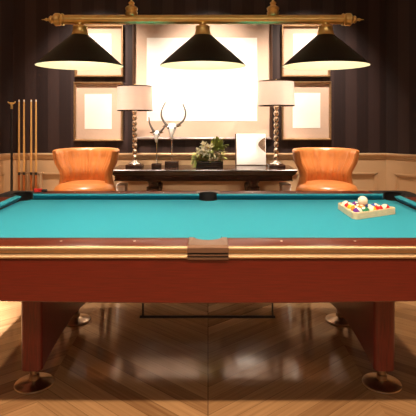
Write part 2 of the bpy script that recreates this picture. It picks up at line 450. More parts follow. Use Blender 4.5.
# gold edge moulding: half round, groove, second bead
OX, OY = NX + RW, HW + RW
def mould_prof():
    pr = [(0.0, ZR - .001)]
    pr += [(0.012 * math.sin(t) ** .7, ZR - .016 + .015 * math.cos(t)) for t in [PI * k / 12 for k in range(1, 12)]]
    pr += [(.005, ZR - .031), (.005, ZR - .040)]
    pr += [(.006 + .006 * math.sin(t), ZR - .047 + .006 * math.cos(t)) for t in [PI * k / 8 for k in range(0, 9)]]
    pr += [(0.0, ZR - .053)]
    return pr
for s in (1, -1):
    for x0, x1 in ((-OX + .06, -.086), (.086, OX - .06)):
        bm = sweep_x(bmesh.new(), [(s * (OY + d), z) for d, z in mould_prof()], x0, x1)
        obj('edge_moulding', bm, M['goldtrim'], pt, angle=60)
    bm = sweep_x(bmesh.new(), [(-s * (OX + d), z) for d, z in mould_prof()], -OY + .06, OY - .06, xf=lambda v: Vector((-v.y, v.x, v.z)))
    obj('edge_moulding', bm, M['goldtrim'], pt, angle=60)
    # casting face: bronze plate with two dark grooves
    f_ = obj('casting_face', sweep_x(bmesh.new(), [(s * (OY + d), z) for d, z in [(0, ZR), (.008, ZR - .001), (.014, ZR - .006), (.015, ZR - .026), (.006, ZR - .028), (.006, ZR - .033), (.014, ZR - .035), (.014, ZR - .040), (.006, ZR - .042), (.006, ZR - .046), (.013, ZR - .048), (.013, ZR - .055), (0, ZR - .056)]], -.0855, .0855), M['bronze'], pt, angle=25)
    f_['label'] = 'bronze end plate of side pocket'
    g_ = bmesh.new()
    for z in (ZR - .033, ZR - .046): box(g_, -.083, .083, *sorted((s * (OY + .003), s * (OY + .0075))), z, z + .005)
    obj('groove', g_, M['black_rubber'], f_)

# aprons: bottom edge bows down to the middle
def apron(L, top, e, m_, t):
    n = 40; bm = bmesh.new(); cols = []
    for k in range(n + 1):
        x = -L + 2 * L * k / n
        zb = e + (m_ - e) * (1 - (x / L) ** 2)
        cols.append([bm.verts.new((x, 0, top)), bm.verts.new((x, 0, zb + .006)), bm.verts.new((x, .006, zb)), bm.verts.new((x, t, zb)), bm.verts.new((x, t, top))])
    for a, b in zip(cols, cols[1:]):
        for j in range(5): bm.faces.new((a[j], a[(j + 1) % 5], b[(j + 1) % 5], b[j]))
    bm.faces.new(cols[0][::-1]); bm.faces.new(cols[-1])
    return bm
for s in (1, -1):
    o = obj('apron', apron(OX - .03, ZR - .056, .585, .562, .028), M['mahogany'], pt)
    o.location = (0, s * (OY + .004), 0); o.rotation_euler = (0, 0, 0 if s < 0 else PI)
    o = obj('apron', apron(OY - .045, ZR - .056, .585, .575, .028), M['mahogany'], pt)
    o.location = (s * (OX - .012), 0, 0); o.rotation_euler = (0, 0, s * PI / 2)
obj('slate_frame', B(-OX + .13, OX - .13, -OY + .13, OY - .13, .60, ZB - .042), M['legwood'], pt, smooth=False)

# pedestal legs: deep slabs with rounded ends, flat arched bottom, on posts and discs
def pedestal(s):
    bm = bmesh.new(); prof = []
    ya, yb = 2.365 - YC, 3.24 - YC
    n = 40
    bot = []
    for k in range(n + 1):
        u = k / n; y = ya + (yb - ya) * u
        bot.append((y, .104 + .045 * (math.sin(PI * u) ** 0.7)))
    side = [(ya - .012, .61)] + [(y, z) for y, z in bot] + [(yb + .012, .61)]
    xi, xo = .808, .912
    a = [bm.verts.new((s * xi, y, z)) for y, z in side]; b = [bm.verts.new((s * xo, y, z)) for y, z in side]
    m_ = len(side)
    fs = []
    for k in range(m_): fs.append(bm.faces.new((a[k], a[(k + 1) % m_], b[(k + 1) % m_], b[k])))
    bm.faces.new(a[::-1]); bm.faces.new(b)
    bmesh.ops.recalc_face_normals(bm, faces=bm.faces[:])
    es = [e for e in bm.edges if abs(e.verts[0].co.x - e.verts[1].co.x) < 1e-5 and (set(e.verts) <= {a[0], a[1]} or set(e.verts) <= {b[0], b[1]} or set(e.verts) <= {a[-1], a[-2]} or set(e.verts) <= {b[-1], b[-2]})]
    bmesh.ops.bevel(bm, geom=es, offset=.026, segments=5, affect='EDGES', profile=0.5)
    return bm
for s in (1, -1):
    p_ = obj('pedestal', pedestal(s), M['legwood'], pt, angle=30)
    for y in (2.445, 3.215):
        obj('foot_post', lathe(bmesh.new(), [(.0, .02), (.026, .02), (.026, .05), (.021, .054), (.021, .16), (0, .16)], 24, (s * .872, y - YC, 0)), M['chrome'], p_)
        obj('foot_disc', lathe(bmesh.new(), [(0, 0), (.092, 0), (.096, .004), (.094, .009), (.072, .017), (.034, .024), (.027, .028), (0, .028)], 40, (s * .872, y - YC, 0)), M['chrome'], p_)
# black wire hanger under the bed
hb = bmesh.new(); yh = 2.80 - YC
tube(hb, [(-.376, yh, .61), (-.374, yh, .20)], .0052); tube(hb, [(.362, yh, .61), (.372, yh, .20)], .0052)
tube(hb, [(-.392, yh, .192), (.386, yh, .192)], .008)
obj('hanging_bar', hb, M['black_metal'], pt)

# ------------------------------------------------------------------ triangle rack and balls
RX, RY = .857, 2.905
BR = .0286
ST = 2 * BR * math.cos(math.radians(30)) * 1.003
cx_ = RX + ST * 4 / 3
def tri(off, rr):
    """rounded triangle, apex to +x, at distance off outside the ball centres' triangle"""
    R = ST * 4 * 2 / 3 + 2 * (off - rr)
    out = []
    for k, a in enumerate((0, 120, 240)):
        c = (R * math.cos(math.radians(a)), R * math.sin(math.radians(a)))
        out += arc(c[0], c[1], rr, a - 60, a + 60, 10)
    return out
bm = bmesh.new(); o_, i_ = tri(BR + .014, .026), tri(BR + .002, .016)
n = len(o_); rows = []
for pts, z in ((o_, 0), (o_, .038), (i_, .038), (i_, 0)): rows.append([bm.verts.new((x, y, z)) for x, y in pts])
for k in range(4):
    a, b = rows[k], rows[(k + 1) % 4]
    for j in range(n): bm.faces.new((a[j], a[(j + 1) % n], b[(j + 1) % n], b[j]))
es = [e for e in bm.edges if all(v.co.z > .037 for v in e.verts) and (set(e.verts) <= set(rows[1]) or set(e.verts) <= set(rows[2]))]
bmesh.ops.bevel(bm, geom=es, offset=.003, segments=2, affect='EDGES')
rk = obj('triangle_rack', bm, M['rackwood'], loc=(cx_, RY, ZB + .0004))
tag(rk, 'pale wooden triangle rack around the balls on teal cloth', 'ball rack')

COL = {'yellow': (.80, .46, .02), 'blue': (.03, .10, .42), 'red': (.60, .02, .02), 'purple': (.15, .03, .28), 'orange': (.78, .22, .02),
       'green': (.01, .22, .10), 'maroon': (.22, .02, .03), 'black': (.01, .01, .01)}
BM = {}
def bmat(c, st):
    if (c, st) not in BM: BM[(c, st)] = ball_mat(c + ('_stripe' if st else '_solid') + '_ball', COL[c], st)
    return BM[(c, st)]
def ball_bm():
    b = bmesh.new(); bmesh.ops.create_uvsphere(b, u_segments=32, v_segments=20, radius=BR); return b
# columns from the base (left) to the apex (right); inside a column from the near side to the far side
LAY = [[('purple', 1, 'purple striped ball in the near corner of the rack'), ('red', 1, 'red striped ball next to the purple striped one on the rack side'),
        ('yellow', 0, 'yellow solid ball in the middle of the rack side'), ('orange', 1, 'orange striped ball near the far left rack corner'), ('maroon', 1, 'maroon striped ball in the far left rack corner')],
       [('green', 0, 'green solid ball along the near side of the rack'), ('orange', 0, 'orange solid ball behind the green ball'), ('maroon', 0, 'maroon solid ball behind the white cue ball'), ('purple', 0, 'purple solid ball at the far side of the rack')],
       [('yellow', 1, 'mostly white yellow striped ball right of the green ball'), ('red', 0, 'red solid ball under the cue ball side'), ('black', 0, 'black solid ball at the far rack side')],
       [('red', 0, 'red solid ball beside the rack tip along the near side'), ('blue', 0, 'blue solid ball behind the red ball near the rack tip')],
       [('blue', 1, 'blue striped ball at the tip of the rack')]]
LAY[2][1] = ('blue', 1, 'blue striped ball in the middle of the rack'); LAY[4][0] = ('red', 1, 'red and white striped ball in the tip of the rack')
LAY[0][1] = ('orange', 1, 'orange striped ball next to the purple striped one on the left rack side')
LAY[0][3] = ('red', 1, 'red striped ball left of the yellow ball on the left rack side')
LAY[3][0] = ('red', 0, 'bright red solid ball next to the rack tip on the near side')
for ci, colm in enumerate(LAY):
    m_ = len(colm)
    for k, (c, st, lab) in enumerate(colm):
        y = RY + (k - (m_ - 1) / 2) * 2 * BR * 1.003
        o = obj('billiard_ball', ball_bm(), bmat(c, st), loc=(RX + ci * ST, y, ZB + BR + .0003))
        o.rotation_euler = (.35, random.choice((-.9, -.75, .8, 1.0)), random.uniform(-.3, .3)) if st else (random.uniform(.2, .7), random.uniform(-.5, .5), 0)
        tag(o, lab, 'ball', 'billiard balls in the triangle rack')
cb = obj('cue_ball', ball_bm(), mat('ivory_cue_ball', (.88, .82, .68), .12, noise=.02), loc=(RX + ST * 4 / 3, RY, ZB + BR + 2 * BR * math.sqrt(2 / 3) + .0015))
tag(cb, 'white cue ball resting on top of the racked balls', 'ball')

# chalk on the far rail beside the far left corner pocket
def chalk_bm():
    b = box(bmesh.new(), -.0135, .0135, -.0135, .0135, 0, .023, bev=.002); return b
for (x, y, rz, c, lab) in ((36.0, 3.50, .5, 'chalk_red', 'red chalk cube on the far rail closest to the corner pocket'), (39.8, 3.505, 1.0, 'chalk_red', 'red chalk cube on the far rail next to the black one'),
                       (44.5, 3.51, .2, 'black_rubber', 'black chalk cube on the far rail beside two red cubes')):
    o = obj('chalk_cube', chalk_bm(), M[c], loc=(PX(x, y), y, ZR)); o.rotation_euler = (0, 0, rz)
    if c != 'chalk_red': o.scale = (1.3, 1.1, .75)
    tag(o, lab, 'chalk', 'chalk cubes on the far rail')

# ------------------------------------------------------------------ hanging billiard lamp
LY, LX = 2.80, -.030
ZBAR = PZ(19.6, LY)
bl = thing('billiard_lamp', 'brass bar pendant lamp with three black cone shades above the table', 'lamp', (LX, LY, RH))
def Lz(z): return z - RH
bar = lathe(bmesh.new(), [(0, -.808), (.0265, -.808), (.0265, .808), (0, .808)], 28, (0, 0, Lz(ZBAR)), 'x')
obj('bar', bar, M['brass'], bl)
for s in (1, -1):
    pr = [(0, .800), (.033, .800), (.036, .806), (.033, .812), (.030, .815), (.036, .822), (.037, .846), (.033, .852), (.024, .858), (.020, .866), (.023, .873), (.017, .881), (.009, .885), (.006, .893), (.010, .899), (.006, .906), (.0025, .912), (.0015, .925), (0, .927)]
    obj('finial', lathe(bmesh.new(), [(r, s * h) for r, h in pr], 28, (0, 0, Lz(ZBAR)), 'x'), M['brass'], bl)
def shade_bm():
    b = bmesh.new(); R, r0, zt, zr = .247, .044, 1.812, 1.634
    out = [(r0, zt), (r0 + .008, zt - .003), (.148, zt - .0865), (R - .004, zr + .006), (R, zr + .002), (R, zr)]
    inn = [(R - .003, zr), (R - .007, zr + .006), (.145, zt - .0905), (r0 + .004, zt - .009), (0.02, zt - .012)]
    n = 56
    ro = [[b.verts.new((r * math.cos(2 * PI * k / n), r * math.sin(2 * PI * k / n), Lz(z))) for k in range(n)] for r, z in out + inn]
    for i, (p, q) in enumerate(zip(ro, ro[1:])):
        for k in range(n):
            f = b.faces.new((p[k], p[(k + 1) % n], q[(k + 1) % n], q[k])); f.material_index = 1 if i >= len(out) - 1 else 0
    f = b.faces.new(ro[-1]); f.material_index = 1
    return b
for k in (-1, 0, 1):
    x = k * .706
    s_ = obj('shade', shade_bm(), [M['shade_black'], M['shade_cream']], bl, loc=(x, 0, 0))
    obj('neck_cap', lathe(bmesh.new(), [(0, Lz(1.808)), (.046, Lz(1.808)), (.050, Lz(1.813)), (.046, Lz(1.820)), (.043, Lz(1.832)), (.040, Lz(1.852)), (.042, Lz(1.857)), (.040, Lz(1.863)), (.028, Lz(1.868)), (.018, Lz(1.872)), (.018, Lz(1.882)), (0, Lz(1.884))], 32), M['brass'], s_)
    obj('bulb', lathe(bmesh.new(), [(0, Lz(1.690)), (.018, Lz(1.694)), (.029, Lz(1.712)), (.030, Lz(1.725)), (.024, Lz(1.745)), (.014, Lz(1.765)), (.013, Lz(1.80)), (0, Lz(1.80))], 24), M['bulb'], s_)
for x in (131.5, 273):
    X = PX(x, LY) - LX
    pr = [(0, .020), (.030, .020), (.034, .024), (.034, .036), (.036, .040), (.030, .046), (.034, .056), (.036, .066), (.028, .074), (.016, .080), (.014, .088), (.019, .094), (.014, .101), (.007, .106), (.006, .12), (.006, RH - ZBAR - .03), (.05, RH - ZBAR - .03), (.055, RH - ZBAR - .005), (0, RH - ZBAR - .001)]
    obj('hanger', lathe(bmesh.new(), [(r, h + Lz(ZBAR)) for r, h in pr], 28, (X, 0, 0)), M['brass'], bl)

# ------------------------------------------------------------------ framed pictures on the back wall
def picture(name, label, fx, px_, fm, fw, depth, group):
    """fx, px_: frame and print rectangles, in photo pixels measured at the wall"""
    Yw = BY - depth / 2
    x0, x1, z1, z0 = PX(fx[0], Yw), PX(fx[1], Yw), PZ(fx[2], Yw), PZ(fx[3], Yw)
    cx, cz = (x0 + x1) / 2, (z0 + z1) / 2
    t = thing(name, label, 'picture', (cx, BY, cz), 0, group)
    w, h = (x1 - x0) / 2, (z1 - z0) / 2
    bm = bmesh.new()
    # mitred frame, profile (inset, depth)
    prof = [(0, 0), (0, -depth + .006), (.004, -depth), (fw * .45, -depth), (fw * .7, -depth + .006), (fw, -depth + .012), (fw, 0)]
    rings = []
    for ins, d in prof: rings.append([bm.verts.new((sx * (w - ins), d, sz * (h - ins))) for sx, sz in ((-1, -1), (1, -1), (1, 1), (-1, 1))])
    for a, b in zip(rings, rings[1:] + rings[:1]):
        for k in range(4): bm.faces.new((a[k], a[(k + 1) % 4], b[(k + 1) % 4], b[k]))
    obj('frame', bm, fm, t, smooth=False)
    obj('mat_board', B(-w + fw * .6, w - fw * .6, -.012, -.003, -h + fw * .6, h - fw * .6), M['mat_board'], t, smooth=False)
    a0, a1, b1, b0 = PX(px_[0], BY) - cx, PX(px_[1], BY) - cx, PZ(px_[2], BY) - cz, PZ(px_[3], BY) - cz
    obj('print', B(a0, a1, -.0145, -.011, b0, b1), M['paper'], t, smooth=False)
    return t
picture('framed_picture', 'largest dark framed picture with wide cream mat above the console', (132.5, 272.5, 19, 140), (147, 257, 38, 121), M['darkframe'], .030, .045, None)
G4 = 'gold framed prints flanking the large picture'
picture('framed_picture', 'gold framed white print upper left, behind the left lamp shade of the bar', (75, 123.5, 25, 77), (87, 111.5, 34, 68), M['goldframe'], .020, .055, G4)
picture('framed_picture', 'gold framed white print above the left orange chair beside the table lamp', (74, 123, 82, 141), (85, 112, 94, 129), M['goldframe'], .020, .055, G4)
picture('framed_picture', 'gold framed white print upper right, behind the right lamp shade of the bar', (281.5, 330, 25, 77), (293, 320, 34, 66), M['goldframe'], .020, .055, G4)
picture('framed_picture', 'gold framed white print above the right orange chair', (281.5, 331, 81.5, 140), (292.5, 320, 93, 128), M['goldframe'], .020, .055, G4)

# ------------------------------------------------------------------ console table
CZ, CY0, CY1 = .860, 4.45, 4.93
CX0, CX1 = PX(109.5, 4.45), PX(297.5, 4.45)
ccx = (CX0 + CX1) / 2; chw = (CX1 - CX0) / 2
ct = thing('console_table', 'long dark espresso console table against the wainscot behind the pool table', 'console table', (ccx, CY1, 0))
def ring_layers(layers):
    """stack of (inset, z) rectangles, back edge fixed on the wall side"""
    bm = bmesh.new(); rr = []
    D = CY1 - CY0
    for ins, z in layers: rr.append([bm.verts.new(p) for p in ((-chw + ins, -D + ins, z), (chw - ins, -D + ins, z), (chw - ins, 0, z), (-chw + ins, 0, z))])
    for a, b in zip(rr, rr[1:]):
        for k in range(4): bm.faces.new((a[k], a[(k + 1) % 4], b[(k + 1) % 4], b[k]))
    bm.faces.new(rr[0]); bm.faces.new(rr[-1][::-1]); return bm
obj('tabletop', ring_layers([(.004, CZ), (.0, CZ - .004), (0, CZ - .018), (.006, CZ - .024), (.008, CZ - .028)]), M['espresso'], ct, angle=25)
obj('cornice', ring_layers([(.010, CZ - .028), (.012, CZ - .034), (.018, CZ - .042), (.030, CZ - .052), (.034, CZ - .056), (.034, CZ - .060)]), M['espresso'], ct, angle=25)
obj('frieze', ring_layers([(.040, CZ - .060), (.040, CZ - .095), (.034, CZ - .097), (.034, CZ - .106), (.05, CZ - .108)]), M['espresso'], ct, angle=25)
for x in (153, 253.5):
    X = PX(x, 4.53) - ccx
    pr = [(.058, .758), (.058, .735), (.045, .728), (.045, .70), (.062, .69), (.066, .66), (.05, .60), (.036, .50), (.032, .30), (.045, .14), (.066, .09), (.066, .06), (.075, .05), (.075, 0)]
    for y in (-.38, -.09):
        obj('leg', lathe(bmesh.new(), pr, 20, (X, y, 0)), M['espresso'], ct)

# white boxes under the console ends
for xa, xb, lab in ((116.5, 125, 'tall narrow white box under the left end of the console'), (282, 291, 'tall narrow white box under the right end of the console')):
    xc = (PX(xa, 4.72) + PX(xb, 4.72)) / 2; w = (PX(xb, 4.72) - PX(xa, 4.72)) / 2
    t = thing('white_box', lab, 'box', (xc, 4.80, 0), 0, 'white boxes under the console')
    obj('body', B(-w, w, -.09, .08, 0, .665, bev=.004), M['white_lacquer'], t)
    obj('lid', B(-w - .003, w + .003, -.093, .083, .665, .69, bev=.004), M['white_lacquer'], t)

# ------------------------------------------------------------------ table lamps
TLY = 4.68
def table_lamp(label, xpx, sh, zs0, zs1, R):
    X = PX(xpx, TLY)
    t = thing('table_lamp', label, 'lamp', (X, TLY, CZ), 0, 'table lamps on the console')
    obj('base_block', B(-.078, .078, -.078, .078, 0, .030, bev=.003), M['espresso'], t)
    obj('base_dome', lathe(bmesh.new(), [(0, .030), (.060, .030), (.062, .036), (.056, .043), (.044, .050), (.026, .062), (.016, .072), (0, .074)], 32), M['silver'], t)
    n = 9; top = zs0 - CZ + .02; z0 = .070; st = (top - z0) / n
    bm = bmesh.new(); pr = [(0, z0)]
    for k in range(n):
        c = z0 + (k + .5) * st; rr = .0245
        for a in range(-70, 71, 14):
            pr.append((rr * math.cos(math.radians(a)), c + st * .5 * math.sin(math.radians(a)) / math.sin(math.radians(74))))
        if k < n - 1: pr.append((.009, z0 + (k + 1) * st))
    pr.append((0, top))
    obj('stem', lathe(bm, pr, 24), M['stem_metal'], t, angle=80)
    a0, a1 = zs0 - CZ, zs1 - CZ
    b = bmesh.new(); nn = 48
    pr = [(R, a0), (R * .965, a1), (R * .965 - .004, a1), (R - .004, a0)]
    ro = [[b.verts.new((r * math.cos(2 * PI * k / nn), r * math.sin(2 * PI * k / nn), z)) for k in range(nn)] for r, z in pr]
    for i in range(4):
        for k in range(nn): b.faces.new((ro[i][k], ro[i][(k + 1) % nn], ro[(i + 1) % 4][(k + 1) % nn], ro[(i + 1) % 4][k]))
    s_ = obj('lamp_shade', b, M['lampshade'], t)
    def band(za, zb, r):
        b = bmesh.new(); pr = [(r + .001, za), (r + .001, zb), (r - .007, zb), (r - .007, za)]
        ro = [[b.verts.new((q * math.cos(2 * PI * k / nn), q * math.sin(2 * PI * k / nn), z)) for k in range(nn)] for q, z in pr]
        for i in range(4):
            for k in range(nn): b.faces.new((ro[i][k], ro[i][(k + 1) % nn], ro[(i + 1) % 4][(k + 1) % nn], ro[(i + 1) % 4][k]))
        return b
    obj('shade_trim', band(a0 - .001, a0 + .010, R), M['espresso'], s_)
    obj('shade_trim', band(a1 - .008, a1 + .001, R * .966), M['espresso'], s_)
    sp = bmesh.new()
    for k in range(3):
        a = 2 * PI * k / 3 + .4
        tube(sp, [(0, 0, a1 - .012), (R * .955 * math.cos(a), R * .955 * math.sin(a), a1 - .006)], .002, 6)
    tube(sp, [(0, 0, top - .01), (0, 0, a1 - .008)], .0035, 8)
    obj('harp', sp, M['brass'], t)
    obj('finial', lathe(bmesh.new(), [(0, a1 - .012), (.006, a1 - .010), (.004, a1), (.009, a1 + .008), (.006, a1 + .016), (0, a1 + .018)], 16), M['brass'], t)
    obj('bulb', lathe(bmesh.new(), [(0, top), (.012, top), (.014, top + .02), (.028, top + .055), (.024, top + .08), (0, top + .09)], 20), M['bulb'], t)
    return X, CZ + top + .05
L1 = table_lamp('table lamp with beaded silver stem at the console end near the cues', 134.8, 0, PZ(111, TLY), PZ(86, TLY), .171)
L2 = table_lamp('table lamp with beaded silver stem at the console end beside the leaning print', 276.2, 0, PZ(106.2, TLY), PZ(81, TLY), .175)

# ------------------------------------------------------------------ horn sculptures
def horn_sculpture(label, xpx, bw, zsk, horns, sc, Y):
    X = PX(xpx, Y)
    t = thing('horn_sculpture', label, 'sculpture', (X, Y, CZ), 0, 'silver horn sculptures on the console')
    obj('base_block', B(-bw, bw, -.045, .045, 0, .056 if bw > .05 else .046, bev=.003), M['espresso'], t)
    obj('rod', tube(bmesh.new(), [(0, 0, .04), (0, 0, zsk)], .005, 10), M['silver'], t)
    # skull: brow, cheek and muzzle rings, front to -y
    bm = bmesh.new()
    secs = [(.060, .014, .012, .02), (.052, .034, .026, .014), (.034, .040, .030, .0), (.012, .036, .028, -.010), (-.010, .024, .024, -.020), (-.034, .017, .020, -.028), (-.058, .013, .015, -.032), (-.070, .006, .008, -.032)]
    rings = []
    for z, w, d, y in secs:
        rings.append([bm.verts.new((w * math.cos(2 * PI * k / 16) * sc, (y + d * math.sin(2 * PI * k / 16)) * sc, zsk + (z + .01) * sc)) for k in range(16)])
    for a, b in zip(rings, rings[1:]):
        for k in range(16): bm.faces.new((a[k], a[(k + 1) % 16], b[(k + 1) % 16], b[k]))
    bm.faces.new(rings[0]); bm.faces.new(rings[-1])
    sk = obj('skull', bm, M['skull'], t, angle=70)
    for s in (-1, 1):
        e = bmesh.new(); bmesh.ops.create_uvsphere(e, u_segments=12, v_segments=8, radius=.009 * sc)
        for v in e.verts: v.co += Vector((s * .026 * sc, -.026 * sc, zsk + .034 * sc))
        obj('eye_socket', e, M['black_metal'], sk)
        ear = bmesh.new(); tube(ear, smooth_pts([(s * .03 * sc, 0, zsk + .045 * sc), (s * .055 * sc, 0, zsk + .052 * sc), (s * .08 * sc, .0, zsk + .048 * sc)], 5), [.006 * sc, .008 * sc, .010 * sc, .012 * sc, .012 * sc, .012 * sc, .010 * sc, .008 * sc, .005 * sc, .003 * sc, .001], 8)
        obj('ear', ear, M['silver'], t)
    for h in horns:
        p = smooth_pts([(dx, 0, zsk + dz) for dx, dz in h], 14); k = len(p)
        obj('horn', tube(bmesh.new(), p, [(.0150 - .0100 * j / (k - 1)) * (1 if sc > .8 else .85) * (1 + .10 * math.sin(j * 1.9)) for j in range(k)], 10), M['pewter'], t)
s1 = 4.66 / F
def H(x0, y0, pts): return [((x - x0) * s1, -(y - y0) * s1) for x, y in pts]
horn_sculpture('taller silver antelope skull sculpture with lyre shaped horns on a rod', 171.8, .066, PZ(132, 4.72) - CZ,
               [H(171.8, 132, [(170.3, 127), (165.5, 123.5), (161.6, 117), (161.8, 109.5), (165.5, 101.8)]),
                H(171.8, 132, [(173.5, 127), (178.5, 124.5), (184, 119.5), (185.8, 112), (183, 103.5)])], 1.2, 4.72)
horn_sculpture('shorter silver antelope skull sculpture with splayed horns on a rod', 156.6, .044, PZ(137, 4.59) - CZ,
               [H(156.6, 137, [(155.4, 133), (152.4, 129), (149.7, 123.5), (149.0, 117.5)]),
                H(156.6, 137, [(158, 133.5), (161, 131), (164, 127.5), (165.5, 124)])], .85, 4.59)

# ------------------------------------------------------------------ flower planter
PY = 4.66; PXc = PX(209.5, PY)
fp = thing('flower_planter', 'dark box planter with green leaves and white flowers on the console', 'planter', (PXc, PY, CZ))
bm = bmesh.new()
hw, hd, hh = .128, .06, .062
box(bm, -hw, hw, -hd, -hd + .010, 0, hh, bev=.002); box(bm, -hw, hw, hd - .010, hd, 0, hh, bev=.002)
box(bm, -hw, -hw + .010, -hd, hd, 0, hh, bev=.002); box(bm, hw - .010, hw, -hd, hd, 0, hh, bev=.002); box(bm, -hw, hw, -hd, hd, 0, .008)
obj('planter_box', bm, M['espresso'], fp)
bm = bmesh.new()
def leaf(bm, base, dirv, ln, wd, droop):
    d = Vector(dirv).normalized(); s = d.cross(Vector((0, 0, 1)))
    s = s.normalized() if s.length > .05 else Vector((1, 0, 0)); up = s.cross(d)
    prev = None
    for k in range(7):
        u = k / 6; c = Vector(base) + d * ln * u + Vector((0, 0, -droop * u * u)) ; w = wd * math.sin(PI * min(1, .06 + u * .94)) ** .8 * (1.15 - .5 * u)
        c.z = max(c.z, .003); row = [bm.verts.new(c - s * w + up * w * .25), bm.verts.new(c), bm.verts.new(c + s * w + up * w * .25)]
        if prev:
            bm.faces.new((prev[0], prev[1], row[1], row[0])); bm.faces.new((prev[1], prev[2], row[2], row[1]))
        prev = row
rnd = random.Random(3)
for k in range(170):
    x = rnd.uniform(-.12, .135); q = (x + .12) / .255
    top = .13 + .10 * q
    b0 = (x, rnd.uniform(-.05, .05), rnd.uniform(.05, top))
    a = rnd.uniform(0, 2 * PI)
    leaf(bm, b0, (math.cos(a) + (x * 3), math.sin(a) * .8 - .3, rnd.uniform(.1, 1.1)), rnd.uniform(.05, .09), rnd.uniform(.013, .025), rnd.uniform(.01, .035))
for k in range(22):
    leaf(bm, (-.12, rnd.uniform(-.05, .02), rnd.uniform(.03, .14)), (-1, rnd.uniform(-.8, .3), rnd.uniform(-.7, .4)), rnd.uniform(.05, .085), .012, .03)
for k in range(16):
    leaf(bm, (-.125, rnd.uniform(-.06, .0), rnd.uniform(.05, .09)), (rnd.uniform(-.5, -.1), rnd.uniform(-.5, .0), -1), rnd.uniform(.045, .07), .011, .0)
for k in range(34):
    leaf(bm, (rnd.uniform(.0, .11), rnd.uniform(-.05, .03), rnd.uniform(.16, .25)), (rnd.uniform(-.3, 1), rnd.uniform(-.8, .3), rnd.uniform(.2, 1.2)), rnd.uniform(.07, .105), rnd.uniform(.013, .021), .01)
obj('foliage', bm, M['leaf'], fp, angle=80)
def flower(bm, c, r):
    c = Vector(c)
    for ring, (n, rr, lift) in enumerate(((7, r, .25), (6, r * .72, .6), (4, r * .42, 1.1))):
        for k in range(n):
            a = 2 * PI * k / n + ring * .5
            leaf(bm, c, (math.cos(a), -.55, math.sin(a) + lift * .2), rr, rr * .42, -.004)
for (x, y, z, r) in ((-.055, -.072, .215, .052), (-.010, -.085, .195, .050), (-.095, -.070, .155, .040), (-.045, -.092, .155, .046), (-.115, -.065, .175, .026), (.02, -.07, .215, .026)):
    b = bmesh.new(); flower(b, (x, y, z), r); f_ = obj('flower', b, M['petal'], fp, angle=80)
    b = bmesh.new(); bmesh.ops.create_uvsphere(b, u_segments=10, v_segments=8, radius=r * .2)
    for v in b.verts: v.co += Vector((x, y - .008, z))
    obj('flower_centre', b, M['yellowgreen'], f_)
for (x, z, r) in ((.000, .125, .017), (.050, .110, .016), (.002, .085, .015), (.025, .095, .012), (.075, .090, .012)):
    b = bmesh.new(); flower(b, (x, -.098, z), r * 1.3); obj('flower', b, M['petal'], fp, angle=80)
b = bmesh.new(); box(b, -hw + .010, hw - .010, -hd + .010, hd - .010, .008, .05)
obj('soil', b, M['black_rubber'], fp)

# ------------------------------------------------------------------ leaning print on the console
ly = 4.888
x0, x1 = PX(236.5, ly), PX(266.0, ly)
lp = thing('leaning_print', 'small white print leaning on the console beside the right table lamp', 'print', ((x0 + x1) / 2, ly, CZ + .0055))
w = (x1 - x0) / 2; hgt = .312
fr = obj('panel', B(-w, w, -.008, .008, 0, hgt, bev=.002), M['paper'], lp)
ed = bmesh.new()
box(ed, -w - .012, -w, -.013, .010, 0, hgt)
obj('side_stile', ed, M['darkframe'], lp, smooth=False)
pb = bmesh.new()
pts = [(w - .004, hgt - .035)] + [(w - .004 - .085 * math.sin(PI * k / 12) ** 1.0 * (1 - .35 * k / 12), hgt - .035 - .155 * k / 12) for k in range(0, 13)]
va = [pb.verts.new((x, -.0102, z)) for x, z in pts]; vb = [pb.verts.new((x, -.0078, z)) for x, z in pts]
pb.faces.new(va); pb.faces.new(vb[::-1])
for k in range(len(pts)):
    k2 = (k + 1) % len(pts)
    try: pb.faces.new((va[k], vb[k], vb[k2], va[k2]))
    except Exception: pass
bmesh.ops.remove_doubles(pb, verts=pb.verts[:], dist=1e-5)
obj('printed_image', pb, M['sepia'], lp, smooth=False)
lp.rotation_euler = (-.16, 0, 0)

